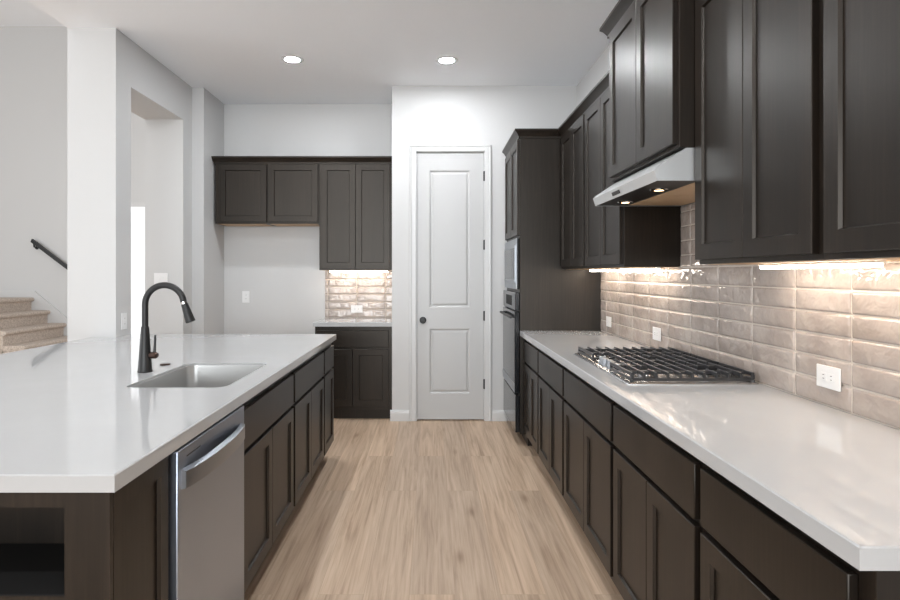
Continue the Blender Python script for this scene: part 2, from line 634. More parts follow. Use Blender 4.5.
def base_cabinet(fr, width, depth, ndoors, label, group=None, drawer=True, gl_=GAP, gr_=GAP, hollow=False, name='base_cabinet'):
    """fr origin: floor point of the face-frame plane at the u=0 end"""
    o = thing(name, fr.o, label, 'cabinet', group)
    mb = MB()
    if hollow:      # panels round an empty inside, for the sink basin
        a, b, t_ = 0.0005, width - 0.0005, CB - 0.001
        mb.box((a, 0.092, -0.019), (b, t_, 0), 0.001, fr=fr).box((a, 0.092, -depth), (a + 0.016, t_, -0.0192), fr=fr)
        mb.box((b - 0.016, 0.092, -depth), (b, t_, -0.0192), fr=fr).box((a + 0.0162, 0.092, -depth), (b - 0.0162, t_, -depth + 0.012), fr=fr)
        mb.box((a + 0.0162, 0.092, -depth + 0.0122), (b - 0.0162, 0.11, -0.0192), fr=fr)
    else:
        mb.box((0.0005, 0.092, -depth), (width - 0.0005, CB - 0.001, 0), 0.001, fr=fr)
    mb.build('body', M['wood'], o)
    MB().box((0.0005, 0.0, -depth), (width - 0.0005, 0.0918, -0.062), fr=fr).build('toe_kick', M['wood'], o)
    if drawer:
        slab(fr, gl_, width - gr_, 0.667, 0.820, o)
    top = 0.648 if drawer else 0.820
    dw = (width - gl_ - gr_ - 0.003 * (ndoors - 1)) / ndoors
    for k in range(ndoors):
        u = gl_ + k * (dw + 0.003)
        shaker(fr, u, u + dw, 0.128, top, o)
    return o


def wall_cabinet(fr, width, depth, z0, z1, ndoors, label, group=None, gl_=GAP, gr_=GAP, dz0=0.016, dz1=0.012, under='wood', mid=0.003, name='wall_cabinet'):
    o = thing(name, fr((0, z0, 0)), label, 'cabinet', group)
    MB().box((0.0005, z0, -depth), (width - 0.0005, z1, 0), 0.001, fr=fr).build('body', M['wood'], o)
    if under:
        MB().box((0.02, z0 - 0.0015, -depth + 0.005), (width - 0.02, z0 + 0.001, -0.022), fr=fr).build('bottom_panel', M['underwood'], o)
    dw = (width - gl_ - gr_ - mid * (ndoors - 1)) / ndoors
    for k in range(ndoors):
        u = gl_ + k * (dw + mid)
        shaker(fr, u, u + dw, z0 + dz0, z1 - dz1, o)
    return o


# right run of base cabinets: faces look to -X, u runs with +Y
XF = 0.735
DEPTH_R = XR - XF - 0.002
for (y0, y1, nd, lab) in (
        (4.009, 4.656, 2, 'dark wood base cabinet under the counter beside the tall oven cabinet'),
        (3.25, 4.009, 2, 'dark wood base cabinet second from the tall oven cabinet'),
        (2.374, 3.25, 2, 'wide dark wood base cabinet under the gas cooktop'),
        (1.613, 2.374, 2, 'dark wood two-door base cabinet just nearer than the cooktop'),
        (0.99, 1.613, 1, 'dark wood base cabinet at the near end of the right counter')):
    base_cabinet(Frame((XF, y0, 0), (0, 1, 0), (-1, 0, 0)), y1 - y0, DEPTH_R, nd, lab, 'base cabinets along the right wall',
                 gl_=0.040 if y0 < 1 else GAP)

# right counter
def slab_counter(name, x0, x1, y0, y1, label, hole=None, ch=0.003):
    mb = MB()
    bm = mb.bm
    def rect(i): return [(x0 + i, y0 + i), (x1 - i, y0 + i), (x1 - i, y1 - i), (x0 + i, y1 - i)]
    outer = [(rect(0), CB), (rect(0), CT - ch), (rect(ch), CT)]
    V = [[bm.verts.new((p[0], p[1], z)) for p in r] for r, z in outer]
    for A, B in zip(V[:-1], V[1:]):
        for i in range(4):
            bm.faces.new((A[i], A[(i + 1) % 4], B[(i + 1) % 4], B[i]))
    if hole is None:
        bm.faces.new(V[0]); bm.faces.new(V[2])
    else:
        hb = [bm.verts.new((p[0], p[1], CB)) for p in hole]
        ht = [bm.verts.new((p[0], p[1], CT)) for p in hole]
        n = len(hole)
        for i in range(n):
            bm.faces.new((hb[i], hb[(i + 1) % n], ht[(i + 1) % n], ht[i]))
        for ring, h in ((V[0], hb), (V[2], ht)):
            es = []
            for loop in (ring, h):
                for i in range(len(loop)):
                    e = bm.edges.get((loop[i], loop[(i + 1) % len(loop)]))
                    es.append(e)
            bmesh.ops.triangle_fill(bm, use_beauty=True, use_dissolve=False, edges=es)
    return tag(mb.build(name, M['quartz']), label, 'countertop')


slab_counter('countertop', 0.690, XR - 0.001, 0.966, 4.6565, 'long white quartz countertop under the gas cooktop at right')


def rrect(x0, x1, y0, y1, r, seg=6):
    pts = []
    for cx, cy, a0 in ((x1 - r, y0 + r, -90), (x1 - r, y1 - r, 0), (x0 + r, y1 - r, 90), (x0 + r, y0 + r, 180)):
        for k in range(seg + 1):
            a = math.radians(a0 + 90 * k / seg)
            pts.append((cx + r * math.cos(a), cy + r * math.sin(a)))
    return pts


# island
SX0, SX1, SY0, SY1 = -1.195, -0.797, 2.318, 2.955
XI = -0.725
slab_counter('island_countertop', -2.36, -0.692, 1.312, 4.39, 'broad white quartz island top with the undermount sink', rrect(SX0, SX1, SY0, SY1, 0.050))
# sink
sk = thing('kitchen_sink', ((SX0 + SX1) / 2, (SY0 + SY1) / 2, CB - 0.22), 'rectangular stainless undermount sink in the island', 'sink')
mb = MB()
def rr3(i, z, r): return [Vector((p[0], p[1], z)) for p in rrect(SX0 + i, SX1 - i, SY0 + i, SY1 - i, r)]
mb.rings([rr3(0.0005, CT - 0.010, 0.0495), rr3(0.003, CT - 0.0105, 0.047), rr3(0.0035, CT - 0.016, 0.047), rr3(0.008, CB - 0.17, 0.045), rr3(0.016, CB - 0.195, 0.04), rr3(0.040, CB - 0.205, 0.03)],
         cap0=False)
mb.build('basin', M['sink'], sk, angle=50)
MB().lathe([(0.0, 0.0), (0.045, 0.0), (0.045, 0.003), (0.034, 0.004), (0.030, -0.002), (0.0, -0.002)], ((SX0 + SX1) / 2, 2.65, CB - 0.2045)).build('drain', M['chrome'], sk)

FI = lambda y: Frame((XI, y, 0), (0, 1, 0), (1, 0, 0))
DEPTH_I = 0.585
# near end cabinet with the open niche facing the camera
YE = 1.316
end = thing('island_end_cabinet', (-1.30, 1.48, 0), 'dark wood island end cabinet with an open niche below the counter', 'cabinet')
mb = MB()
XN0, XN1, NZ0, NZ1 = -1.62, -0.804, 0.630, 0.823
mb.box((-2.0, YE, NZ1), (XI, 1.622, CB - 0.001)).box((XN1, YE, 0.0), (XI, 1.622, NZ1)).box((-2.0, YE, 0.0), (XN0, 1.622, NZ1))
mb.box((XN0, YE, 0.0), (XN1, 1.622, NZ0 - 0.002)).box((XN0, 1.57, NZ0 - 0.002), (XN1, 1.622, NZ1))
mb.build('body', M['wood'], end)
MB().box((XI, YE, 0.0), (XI + 0.020, YE + 0.014, CB - 0.001)).build('corner_strip', M['wood'], end)
MB().box((XN0, YE + 0.003, NZ0 - 0.002), (XN1, 1.57, NZ0)).build('niche_dark_sheet', M['dark'], end)  # black sheet puts the dark void of the niche into colour
shaker(Frame((XI, YE + 0.016, 0), (0, 1, 0), (1, 0, 0)), 0.0, 0.280, 0.02, CB - 0.006, end, 'side_panel', st=0.045)

base_cabinet(FI(2.245), 3.098 - 2.245, DEPTH_I, 2, 'dark wood island cabinet below the sink', 'base cabinets on the island', hollow=True)
base_cabinet(FI(3.098), 3.972 - 3.098, DEPTH_I, 2, 'dark wood two-door island cabinet just past the sink', 'base cabinets on the island')
base_cabinet(FI(3.972), 4.372 - 3.972, DEPTH_I, 1, 'narrow dark wood island cabinet at the far end', 'base cabinets on the island')
tag(MB().box((-2.0, 1.6235, 0), (XI - DEPTH_I - 0.003, 4.372, CB - 0.001), 0.002).build('island_back_panel', M['wood']), 'dark wood back of the island facing the stairs', 'panel')

# dishwasher
dw = thing('dishwasher', (-0.98, 1.93, 0), 'stainless steel dishwasher with a curved handle in the island', 'dishwasher')
DY0, DY1, DXF = 1.640, 2.226, -0.692
MB().box((-1.29, DY0 - 0.004, 0.10), (-0.725, DY1 + 0.006, CB - 0.004)).build('tub', M['dark'], dw)
mb = MB(); mb.box((-0.724, DY0, 0.105), (DXF, DY1, CB - 0.008), 0.004, 2)
mb.build('door', M['steel_d'], dw)
MB().box((-0.85, DY0, 0.0), (-0.79, DY1, 0.098)).build('kick_plate', M['dark'], dw)
mb = MB(); rings = []
n = 20
for i in range(n + 1):
    t = i / n
    y = DY0 + 0.022 + t * (DY1 - DY0 - 0.062)
    bow = 0.024 * (1 - (2 * t - 1) ** 2) ** 0.75
    x = DXF + bow
    th = 0.014
    zc, hh = 0.765, 0.028
    rings.append([Vector((x - th * 0.3, y, zc - hh)), Vector((x + th, y, zc - hh + 0.004)), Vector((x + th, y, zc + hh - 0.004)), Vector((x - th * 0.3, y, zc + hh))])
mb.rings(rings)
mb.build('handle', M['steel'], dw, angle=40)
MB().box((DXF, 1.70, 0.8185), (DXF + 0.0012, 1.80, 0.8215)).build('badge', M['slot'], dw)

# alcove cabinets: faces look to -Y, u runs with +X
base_cabinet(Frame((-1.062, 5.49, 0), (1, 0, 0), (0, -1, 0)), XP - 0.002 + 1.062, YA - 5.49 - 0.002, 2, 'dark wood base cabinet in the alcove left of the panel door', gr_=0.03)
slab_counter('alcove_countertop', -1.075, XP - 0.001, YB, YA - 0.001, 'small white quartz countertop in the alcove by the panel door')
YU = 5.735
fa = lambda x: Frame((x, YU, 0), (1, 0, 0), (0, -1, 0))
DA = YA - YU - 0.002
CTOP = 2.392
c1 = wall_cabinet(fa(-2.062), 0.498, DA, 1.815, CTOP, 1, 'short dark wall cabinet at left end over the empty refrigerator space', 'wall cabinets in the alcove', gl_=0.045, gr_=0.006)
c2 = wall_cabinet(fa(-1.564), 0.496, DA, 1.815, CTOP, 1, 'short dark wall cabinet next to the tall alcove cabinet', 'wall cabinets in the alcove', gl_=0.012, gr_=0.010)
c3 = wall_cabinet(fa(-1.068), XP - 0.002 + 1.068, DA, 1.372, CTOP, 2, 'tall dark two-door wall cabinet above the small lit backsplash', 'wall cabinets in the alcove', gl_=0.02, gr_=0.035)
for c, a, b in ((c1, -2.062, -1.564), (c2, -1.564, -1.068), (c3, -1.068, XP - 0.002)):
    path = [(a, YU), (b, YU)]
    if c is c1: path = [(a, YA - 0.01)] + path
    crown(path, CTOP - 0.004, c, 1)

# tall oven cabinet
XTF = 0.691
TY0, TY1 = 4.658, YB - 0.002
tall = thing('tall_oven_cabinet', (1.0, 5.05, 0), 'tall dark wood cabinet holding the built-in ovens', 'cabinet')
MB().box((XTF, TY0, 0.092), (XR - 0.002, TY1, CTOP), 0.001).build('body', M['wood'], tall)
MB().box((XTF + 0.06, TY0 + 0.001, 0), (XR - 0.002, TY1, 0.0915)).build('toe_kick', M['wood'], tall)
ft = Frame((XTF, TY0, 0), (0, 1, 0), (-1, 0, 0))
TW = TY1 - TY0
shaker(ft, 0.014, TW / 2 - 0.0015, 1.640, CTOP - 0.014, tall)
shaker(ft, TW / 2 + 0.0015, TW - 0.014, 1.640, CTOP - 0.014, tall)
lo = MB().box((0.014, 0.100, 0), (TW - 0.014, 0.388, 0.034), 0.003, fr=ft).build('drawer_front', M['glass'], tall)
lo['label'] = 'glossy black drawer front'
crown([(0.9755, TY0), (XTF, TY0), (XTF, TY1)], CTOP - 0.004, tall, -1)
# microwave
mw = thing('built_in_microwave', (XTF, TY0 + TW / 2, 1.21), 'built-in microwave with steel trim above the wall oven', 'microwave')
fm = Frame((XTF - 0.001, TY0 + 0.03, 1.215), (0, 1, 0), (-1, 0, 0))
MB().box((0, 0, 0), (TW - 0.06, 0.40, 0.018), fr=fm).build('housing', M['dark'], mw)
mb = MB(); mb.ring_frame(TW - 0.06, 0.40, 0.045, 0.004, 0.003, Frame((XTF - 0.0192, TY0 + 0.03, 1.215), (0, 1, 0), (-1, 0, 0)))
mb.build('trim_frame', M['steel'], mw)
fm = Frame((XTF - 0.001, TY0 + 0.03, 1.215), (0, 1, 0), (-1, 0, 0))
MB().box((0.047, 0.047, 0.0182), (TW - 0.107, 0.353, 0.030), 0.003, fr=fm).build('door', M['steel'], mw)
MB().box((0.20, 0.075, 0.030), (TW - 0.135, 0.325, 0.0315), fr=fm).build('window', M['glass'], mw)
MB().box((0.060, 0.075, 0.030), (0.175, 0.325, 0.0312), fr=fm).build('control_panel', M['glass'], mw)
# wall oven
ov = thing('wall_oven', (XTF, TY0 + TW / 2, 0.40), 'steel wall oven below the microwave', 'oven')
fo = Frame((XTF - 0.001, TY0 + 0.02, 0.405), (0, 1, 0), (-1, 0, 0))
OW = TW - 0.04
MB().box((0, 0.645, 0), (OW, 0.785, 0.034), 0.003, fr=fo).build('control_panel', M['glass'], ov)
MB().box((0.20, 0.675, 0.034), (OW - 0.20, 0.755, 0.0352), fr=fo).build('display', M['dark'], ov)
MB().box((0, 0.0, 0), (OW, 0.635, 0.038), 0.004, fr=fo).build('door', M['glass'], ov)
MB().box((0.004, 0.004, 0.0375), (OW - 0.004, 0.075, 0.0395), fr=fo).build('door_trim', M['steel'], ov)
mb = MB()
mb.tube([fo((0.05, 0.59, 0.062)), fo((OW - 0.05, 0.59, 0.062))], 0.011, 12)
for u in (0.08, OW - 0.08):
    mb.tube([fo((u, 0.59, 0.036)), fo((u, 0.59, 0.062))], 0.008, 10)
mb.build('handle', M['black'], ov)

# right wall cabinets
XU = 1.020
DU = XR - XU - 0.002
fu = lambda y: Frame((XU, y, 0), (0, 1, 0), (-1, 0, 0))
UZ = 1.372
ca = wall_cabinet(fu(3.925), 4.656 - 3.925, DU, UZ, CTOP, 2, 'dark wall cabinet against the tall oven cabinet', 'wall cabinets along the right wall', gr_=0.03)
cb = wall_cabinet(fu(3.168), 3.925 - 3.168, DU, UZ, CTOP, 2, 'dark wall cabinet at far side of the range hood', 'wall cabinets along the right wall')
crown([(XU, 3.925), (XU, 4.656)], CTOP - 0.004, ca, -1)
crown([(1.03, TY0 - 0.0005), (0.9758, TY0 - 0.0005)], CTOP - 0.004, ca, -1)
crown([(XU, 3.168), (XU, 3.925)], CTOP - 0.004, cb, -1)
cn1 = wall_cabinet(fu(1.553), 2.279 - 1.553, DU, UZ, CTOP, 2, 'dark two-door wall cabinet at near side of the range hood', 'wall cabinets along the right wall', gl_=0.024, gr_=0.004)
cn2 = wall_cabinet(fu(0.62), 1.553 - 0.62, DU, UZ, CTOP, 2, 'nearest dark wall cabinet, cut by the right picture edge', 'wall cabinets along the right wall', gl_=0.018, gr_=0.022)
crown([(XU, 1.553), (XU, 2.279)], CTOP - 0.004, cn1, -1)
crown([(XU, 0.62), (XU, 1.553)], CTOP - 0.004, cn2, -1)
XH = 0.945
HZ0, HZ1 = 1.818, 2.585
ch = wall_cabinet(Frame((XH, 2.2805, 0), (0, 1, 0), (-1, 0, 0)), 3.165 - 2.2805, XR - XH - 0.002, HZ0, HZ1, 2, 'raised deeper dark wall cabinet directly above the range hood', 'wall cabinets along the right wall',
                  gl_=0.018, gr_=0.048, under=None)
crown([(XR - 0.01, 2.2805), (XH, 2.2805), (XH, 3.165), (XR - 0.01, 3.165)], HZ1 - 0.004, ch, -1)

# ------------------------------------------------------------------ range hood
hood = thing('range_hood', (1.09, 2.715, 1.69), 'stainless steel under-cabinet range hood above the cooktop', 'range hood')
HY0, HY1 = 2.287, 3.150
sec = [(0.863, 1.691), (0.850, 1.730), (0.862, 1.742), (0.972, 1.8165), (XR - 0.002, 1.8165), (XR - 0.002, 1.691)]
mb = MB()
inner = [(0.880, 1.699), (0.870, 1.728), (0.962, 1.806), (1.322, 1.806), (1.322, 1.699)]
# outer skin (open underneath): front and top strips, end plates
def strip(y): return [Vector((x, y, z)) for x, z in sec]
A, B = strip(HY0), strip(HY1)
mb.rings([[*A], [*B]], closed=False, cap0=True, cap1=True)
mb.build('canopy', M['steel_h'], hood)
MB().box((0.866, HY0 + 0.003, 1.693), (XR - 0.004, HY1 - 0.003, 1.700)).build('underside', M['under'], hood)
for ya, yb in ((HY0 + 0.04, 2.705), (2.712, HY1 - 0.04)):
    MB().box((1.03, ya, 1.6905), (1.305, yb, 1.694)).build('grease_filter', M['filt'], hood)
for y in (2.54, 2.98):
    o = MB().lathe([(0.020, 0), (0.036, 0), (0.038, 0.004), (0.036, 0.005), (0.020, 0.002)], (0.965, y, 1.688), wrap=True).build('lamp_ring', M['chrome'], hood)
    MB().lathe([(0, 0.001), (0.028, 0.001), (0.028, 0.003), (0, 0.003)], (0.965, y, 1.6885)).build('lamp_lens', M['hoodlamp'], o)
mb = MB()
dirv = (Vector((0.850, 0, 1.730)) - Vector((0.863, 0, 1.691))).normalized()
fh = Frame((0.8565, 2.775, 1.7105), (0, 1, 0), (-dirv.z, 0, dirv.x), tuple(dirv))
MB().box((-0.055, -0.009, 0.0), (0.055, 0.009, 0.004), 0.002, fr=fh).build('button_bar', M['slot'], hood)
# ------------------------------------------------------------------ tile backsplashes
def tiles(fr, u0, u1, v_rows, col0, cw, grout_t, name, label, clip=None):
    """tile field in the (u,v) plane; rows is list of joint heights"""
    o = thing(name, fr(((u0 + u1) / 2, v_rows[0], 0)), label, 'backsplash')
    j = 0.0018
    mbg = MB()
    mbt = MB()
    prm = [0, 0.012, 0.04, 0.14, 0.32, 0.5, 0.68, 0.86, 0.96, 0.988, 1]
    pv = [0, 0.04, 0.12, 0.32, 0.5, 0.68, 0.88, 0.96, 1]
    k = math.floor((u0 - col0) / cw)
    cols = []
    while col0 + k * cw < u1 - 1e-4:
        a, b = max(u0, col0 + k * cw), min(u1, col0 + (k + 1) * cw)
        if b - a > 0.012: cols.append((a, b))
        k += 1
    for a, b in cols:
        for v0, v1 in zip(v_rows[:-1], v_rows[1:]):
            if clip and not clip(a, b, v0, v1):
                continue
            tx, ty = random.uniform(-1, 1) * 0.0016, random.uniform(-1, 1) * 0.0011
            seed = random.uniform(0, 99)
            g = []
            for q in pv:
                row = []
                for p in prm:
                    uu, vv = a + j + (b - a - 2 * j) * p, v0 + j + (v1 - v0 - 2 * j) * q
                    e = (1 - abs(2 * p - 1) ** 26) * (1 - abs(2 * q - 1) ** 10)
                    h = grout_t + 0.0055 * max(e, 0) ** 0.6 + e * (tx * (2 * p - 1) + ty * (2 * q - 1) + 0.003 * noise.noise(Vector((uu * 13, vv * 22, seed))))
                    row.append(mbt.bm.verts.new(fr((uu, vv, h - (0.002 if e <= 0 else 0)))))
                g.append(row)
            for r in range(len(pv) - 1):
                for c in range(len(prm) - 1):
                    mbt.bm.faces.new((g[r][c], g[r][c + 1], g[r + 1][c + 1], g[r + 1][c]))
            mbg.box((a, v0, 0.0005), (b, v1, grout_t), fr=fr)
    t = mbt.build('tile_field', M['tile'], o, angle=70)
    mbg.build('grout', M['grout'], o)
    # outward facing normals
    me = t.data
    s = sum((p.normal.dot(fr.n)) for p in me.polygons)
    if s < 0:
        me.flip_normals()
    return o


RH = 0.0755
rows = [CT + 0.001] + [0.9805 + RH * k for k in range(0, 10)]
fr_r = Frame((XR, 0, 0), (0, 1, 0), (-1, 0, 0))
def clip_r(a, b, v0, v1):
    mid = (a + b) / 2
    top = v1
    if top <= 1.3702: return True
    return a >= 2.254 and b <= 3.1505 and top < 1.69
# main field, with the rows continuing up behind the hood
rows_main = [r for r in rows if r < 1.30] + [1.3695]
tiles(fr_r, 0.97, 4.6555, rows_main, 1.879 - 0.29 * 4, 0.29, 0.005, 'tile_backsplash', 'long glossy taupe tile backsplash on the right wall')
rows_up = [1.3705] + [r for r in rows if r > 1.40 and r < 1.68]
rows_up.append(1.6895)
tiles(fr_r, 2.2815, 3.1665, rows_up, 1.879, 0.29, 0.005, 'hood_backsplash', 'taupe tile patch between the backsplash and the range hood')
fr_a = Frame((0, YA, 0), (1, 0, 0), (0, -1, 0))
tiles(fr_a, -1.066, XP - 0.002, rows_main, -0.745 - 0.29, 0.29, 0.005, 'alcove_backsplash', 'small lit taupe tile backsplash in the alcove')

# ------------------------------------------------------------------ outlets and switches
def outlet(fr, label, horizontal=True, kind='outlet', gang=1, group=None):
    """fr at plate centre"""
    nm = 'wall_outlet' if kind == 'outlet' else 'light_switch'
    o = thing(nm, fr.o, label, 'outlet' if kind == 'outlet' else 'switch', group)
    a, b = 0.058, 0.037
    if gang == 2: a, b = 0.058, 0.060
    hw, hh = (a, b) if horizontal else (b, a)
    MB().box((-hw, -hh, 0), (hw, hh, 0.006), 0.002, 2, fr=fr).build('cover_plate', M['plastic'], o)
    if kind == 'outlet':
        for s in (-1, 1):
            cu, cv = (s * 0.019, 0) if horizontal else (0, s * 0.019)
            p = MB().box((cu - 0.0135, cv - 0.0135, 0.006), (cu + 0.0135, cv + 0.0135, 0.0075), 0.0006, fr=fr).build('socket', M['plastic'], o)
            m = MB()
            for k in (-1, 1):
                if horizontal: m.box((cu - 0.004, cv + k * 0.006 - 0.001, 0.0072), (cu + 0.004, cv + k * 0.006 + 0.001, 0.0079), fr=fr)
                else: m.box((cu + k * 0.006 - 0.001, cv - 0.004, 0.0072), (cu + k * 0.006 + 0.001, cv + 0.004, 0.0079), fr=fr)
            m.build('slots', M['slot'], p)
    else:
        for k in range(gang):
            cu = (k - (gang - 1) / 2) * 0.046
            MB().box((cu - 0.016, -0.033, 0.006), (cu + 0.016, 0.033, 0.0095), 0.0015, fr=fr).build('rocker', M['plastic'], o)
    return o


TF = XR - 0.0125
fo_r = lambda y, z: Frame((TF, y, z), (0, 1, 0), (-1, 0, 0))
outlet(fo_r(1.975, 0.995), 'white horizontal outlet on the tile nearest the right picture edge', group='outlets on the right backsplash')
outlet(fo_r(3.478, 0.988), 'white horizontal outlet on the tile behind the cooktop', group='outlets on the right backsplash')
outlet(fo_r(4.416, 0.984), 'white outlet on the tile beside the tall oven cabinet', group='outlets on the right backsplash')
outlet(Frame((-0.745, YA - 0.0125, 0.985), (1, 0, 0), (0, -1, 0)), 'white horizontal outlet on the small alcove backsplash')
outlet(Frame((-1.862, YA, 1.105), (1, 0, 0), (0, -1, 0)), 'white upright outlet on the bare wall of the refrigerator space', horizontal=False)
outlet(Frame((XL, 4.275, 1.0), (0, 1, 0), (1, 0, 0)), 'white upright outlet on the left wall just before the opening', horizontal=False)
outlet(Frame((-2.385, OY1, 1.285), (1, 0, 0), (0, -1, 0)), 'white double switch inside the left opening behind the faucet', horizontal=False, kind='switch', gang=2)

# ------------------------------------------------------------------ lights in the kitchen
def led_bar(a, b, label, group='under-cabinet light bars'):
    a, b = Vector(a), Vector(b)
    c = (a + b) / 2
    o = thing('under_cabinet_light', c, label, 'light', group)
    u = (b - a).normalized()
    side = Vector((0, 0, 1)).cross(u)
    fr = Frame(a, u, side)
    L = (b - a).length
    MB().box((0, -0.006, -0.016), (L, 0.0, 0.016), 0.001, fr=fr).build('housing', M['housing'], o)
    MB().box((0.006, -0.017, -0.012), (L - 0.006, -0.006, 0.012), 0.002, fr=fr).build('diffuser', M['led'], o)
    return o


zl = UZ - 0.0018
led_bar((1.215, 3.20, zl), (1.215, 3.86, zl), 'lit light bar under the cabinet at far side of the hood')
led_bar((1.215, 3.98, zl), (1.215, 4.56, zl), 'lit light bar under the cabinet against the tall oven cabinet')
led_bar((1.20, 1.60, zl), (1.20, 2.175, zl), 'lit light bar under the cabinet at near side of the hood')
led_bar((1.20, 0.75, zl), (1.20, 1.47, zl), 'lit light bar under the nearest right wall cabinet')
led_bar((-1.0, 5.90, zl), (-0.42, 5.90, zl), 'lit light bar under the tall alcove cabinet')


def children(o):
    return [c for c in bpy.data.objects if c.parent is o]


def copy_tree(o, parent=None):
    c = o.copy(); COL.objects.link(c); c.parent = parent
    for k in children(o): copy_tree(k, c)
    return c


def make_can():
    o = thing('recessed_light', (0, 0, 0), '', 'light', 'recessed ceiling lights')
    MB().lathe([(0.058, -0.004), (0.084, -0.006), (0.090, -0.003), (0.090, 0.0), (0.056, 0.0)], (0, 0, 0), seg=40, wrap=True).build('trim_ring', M['trim'], o)
    MB().lathe([(0, -0.0035), (0.059, -0.0035), (0.059, -0.001), (0, -0.001)], (0, 0, 0), seg=40).build('lens', M['can'], o)
    return o


can = make_can()
spots = [(-1.105, 4.78, 'lit recessed ceiling light on the left, toward the left wall'),
         (0.126, 4.80, 'lit recessed ceiling light on the right, in line with the panel door'),
         (-1.105, 2.45, 'lit recessed ceiling light over the island sink'),
         (0.126, 2.45, 'lit recessed ceiling light over the aisle beside the cooktop'),
         (-1.105, 0.1, 'lit recessed ceiling light in front of the near island end'),
         (0.126, 0.1, 'lit recessed ceiling light over the near end of the aisle')]
for i, (x, y, lab) in enumerate(spots):
    o = can if i == 0 else copy_tree(can)
    o.location = (x, y, CEIL)
    o['label'] = lab

# ------------------------------------------------------------------ cooktop
ck = thing('gas_cooktop', (1.03, 2.81, CT), 'stainless gas cooktop with black cast iron grates', 'cooktop')
KX0, KX1, KY0, KY1 = 0.775, 1.303, 2.375, 3.270
mb = MB()
def rk(i, z, r): return [Vector((p[0], p[1], z)) for p in rrect(KX0 + i, KX1 - i, KY0 + i, KY1 - i, r, 4)]
mb.rings([rk(0, CT + 0.0005, 0.012), rk(0, CT + 0.004, 0.012), rk(0.006, CT + 0.008, 0.012), rk(0.014, CT + 0.008, 0.010), rk(0.022, CT + 0.004, 0.010)])
mb.build('tray', M['tray'], ck)
burn = [(0.905, 2.525, 0.036), (1.165, 2.525, 0.045), (1.045, 2.8225, 0.058), (0.905, 3.12, 0.036), (1.165, 3.12, 0.045)]
for x, y, r in burn:
    o = MB().lathe([(r + 0.014, 0.0), (r + 0.014, 0.004), (r + 0.004, 0.007), (r, 0.016), (r * 0.5, 0.017), (0, 0.017)], (x, y, CT + 0.0045)).build('burner', M['tray'], ck)
    MB().lathe([(r * 0.92, 0.0), (r, 0.003), (r * 0.96, 0.008), (r * 0.8, 0.0095), (0, 0.010)], (x, y, CT + 0.021)).build('burner_cap', M['iron'], o)
GZ1 = CT + 0.046
def bar(mb, p0, p1, wdt, z0, z1):
    x0, y0 = p0; x1, y1 = p1
    d = Vector((x1 - x0, y1 - y0)).normalized(); nrm = Vector((-d.y, d.x)) * wdt / 2
    prof = [(-1, z0), (1, z0), (1, z1 - 0.003), (0.55, z1), (-0.55, z1), (-1, z1 - 0.003)]
    mb.rings([[Vector((p[0] + nrm.x * s, p[1] + nrm.y * s, z)) for s, z in prof] for p in (p0, p1)])
def grate(y0, y1, x0, x1, nb):
    mb = MB()
    zb, zt = CT + 0.012, GZ1
    # low perimeter frame
    for p0, p1 in (((x0, y0), (x1, y0)), ((x0, y1), (x1, y1)), ((x0, y0), (x0, y1)), ((x1, y0), (x1, y1))):
        bar(mb, p0, p1, 0.011, zb, zb + 0.012)
    # bars running along the cooktop, ends turned down onto the frame
    for k in range(nb):
        x = x0 + (x1 - x0) * k / (nb - 1)
        near = [b for b in burn if y0 < b[1] < y1 and abs(b[0] - x) < 0.034]
        if near:
            bar(mb, (x, y0 - 0.005), (x, near[0][1] - 0.036), 0.008, zt - 0.014, zt)
            bar(mb, (x, near[0][1] + 0.036), (x, y1 + 0.005), 0.008, zt - 0.014, zt)
        else:
            bar(mb, (x, y0 - 0.005), (x, y1 + 0.005), 0.008, zt - 0.014, zt)
        for y in (y0, y1):
            mb.box((x - 0.005, y - 0.006, zb + 0.008), (x + 0.005, y + 0.006, zt - 0.010))
    # cross bar
    for fy in (0.22, 0.78):
        bar(mb, (x0, y0 + (y1 - y0) * fy), (x1, y0 + (y1 - y0) * fy), 0.009, zt - 0.016, zt - 0.004)
    # feet
    for x in (x0, x1):
        for y in (y0, y1):
            mb.tube([(x, y, CT + 0.0075), (x, y, zb + 0.004)], 0.008, 8)
    mb.build('grate', M['iron'], ck)
gxa, gxb = 0.803, 1.286
grate(2.398, 2.672, gxa, gxb, 11)
grate(2.690, 2.955, 0.900, gxb, 9)
grate(2.973, 3.247, gxa, gxb, 11)
for k in range(5):
    y = 2.8225 + (k - 2) * 0.061
    MB().lathe([(0.022, 0), (0.022, 0.004), (0.017, 0.006), (0.0165, 0.027), (0.014, 0.030), (0, 0.0305)], (0.842 - 0.004 * (k % 2), y, CT + 0.0045)).build('knob', M['steel'], ck)

# ------------------------------------------------------------------ faucet
FX, FY = -1.282, 2.69
fc = thing('kitchen_faucet', (FX, FY, CT), 'matte black gooseneck faucet behind the island sink', 'faucet')
MB().lathe([(0.0, 0), (0.0310, 0), (0.0315, 0.004), (0.0300, 0.010), (0.0255, 0.070), (0.0205, 0.150), (0.0172, 0.200), (0.0150, 0.204), (0, 0.204)], (FX, FY, CT)).build('base', M['black'], fc)
R = 0.087
pts = [(FX, FY, CT + 0.20), (FX, FY, CT + 0.25), (FX, FY, CT + 0.29)]
cz = CT + 0.302
for k in range(0, 21):
    a = math.radians(180 - k * 8.6)
    pts.append((FX + R + R * math.cos(a), FY, cz + R * math.sin(a)))
MB().tube(pts, 0.0140, 18).build('spout', M['black'], fc)
e = Vector(pts[-1]); d = (Vector(pts[-1]) - Vector(pts[-2])).normalized()
d = (d + Vector((0.13, 0, 0))).normalized()
MB().lathe([(0, 0), (0.0142, 0), (0.0142, 0.010), (0, 0.010)], e, d).build('collar', M['chrome'], fc)
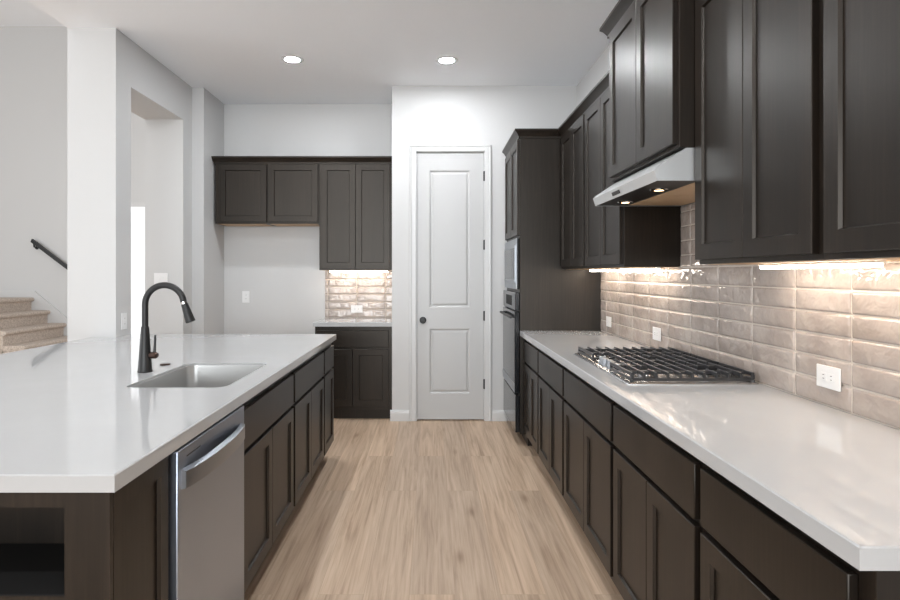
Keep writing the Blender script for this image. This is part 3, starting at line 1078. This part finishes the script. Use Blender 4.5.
MB().lathe([(0, 0.010), (0.0150, 0.010), (0.0165, 0.030), (0.0215, 0.088), (0.0215, 0.094), (0.017, 0.096), (0, 0.096)], e, d).build('spray_head', M['black'], fc)
MB().lathe([(0, 0), (0.013, 0.0), (0.0155, 0.012), (0.0155, 0.030), (0.010, 0.038), (0, 0.039)], (FX + 0.019, FY, CT + 0.075), (1, 0, 0)).build('valve', M['bronze'], fc)
MB().tube([(FX + 0.042, FY, CT + 0.082), (FX + 0.044, FY, CT + 0.12), (FX + 0.046, FY, CT + 0.165)], [0.0065, 0.0052, 0.0045], 10).build('lever', M['black'], fc)
tag(MB().lathe([(0, 0.0004), (0.0240, 0.0004), (0.0245, 0.004), (0.021, 0.007), (0.012, 0.0075), (0, 0.0075)], (-1.283, 2.895, CT)).build('sink_button', M['bronze']),
    'small round dark button on the island top behind the sink', 'button')

# ------------------------------------------------------------------ staircase
st = thing('staircase', (-6.0, 8.5, 0), 'beige carpeted steps at left rising beside the stair wall', 'stairs')
RISE, RUN = 0.1955, 0.245
SYN = 7.86
SX = -6.09
for k in range(5):       # k=0 is the landing
    z = RISE * (5 - k)
    x = SX + RUN * k
    x_back = -8.5 if k == 0 else SX + RUN * (k - 1) - 0.03
    nose = [(x_back, z - 0.06), (x - 0.01, z - 0.06)]
    for q in range(7):
        a = -PI / 2 + PI * q / 6
        nose.append((x + 0.030 * math.cos(a), z - 0.03 + 0.03 * math.sin(a)))
    nose += [(x_back, z)]
    mb = MB()
    mb.rings([[Vector((p[0], y, p[1])) for p in nose] for y in (SYN, YS - 0.002)])
    mb.build('tread' if k else 'landing', M['carpet'], st, angle=45)
    MB().box((x_back, SYN + 0.012, 0), (x - 0.016, YS - 0.002, z - 0.0595)).build('riser', M['carpet'], st)
# skirt board on the stair wall
mb = MB()
sl = RISE / RUN
zA = RISE * 5 + 0.10
mb.prism([(-8.5, 0.0), (SX + 5 * RUN, 0.0), (SX + 5 * RUN + 0.10, zA - sl * 5 * RUN - 0.10), (SX + 0.02, zA), (-8.5, zA)][0:5], -0.030, 0, Frame((0, YS - 0.0, 0), (1, 0, 0), (0, 1, 0)))
struct(mb.build('trim_3', M['trim']), 'white skirt board following the stairs on the wall', 'trim')
# handrail
hr = thing('handrail', (-5.6, YS - 0.07, 1.4), 'black sloping handrail on the stair wall', 'handrail')
hy = YS - 0.075
mb = MB()
hp = [(-6.07, hy, 1.845), (-5.515, hy, 1.425), (-4.95, hy, 0.995)]
sq = []
for p in hp:
    sq.append([Vector((p[0] + dx, p[1] + dy, p[2] + dz)) for dx, dy, dz in ((-0.010, -0.02, -0.024), (0.010, -0.02, 0.024), (0.010, 0.02, 0.024), (-0.010, 0.02, -0.024))])
mb.rings(sq)
mb.build('rail', M['black'], hr)
for t in (0.025, 0.9):
    p = Vector(hp[0]).lerp(Vector(hp[2]), t)
    mb = MB()
    mb.tube([p + Vector((0, 0, -0.02)), p + Vector((0, 0.01, -0.075)), p + Vector((0, 0.073, -0.085))], 0.012, 10)
    mb.lathe([(0, 0), (0.03, 0), (0.028, 0.006), (0, 0.008)], p + Vector((0, 0.0745, -0.085)), (0, -1, 0))
    mb.build('bracket', M['black'], hr)

# give the copies clean suffixes and finish
bpy.context.view_layer.update()
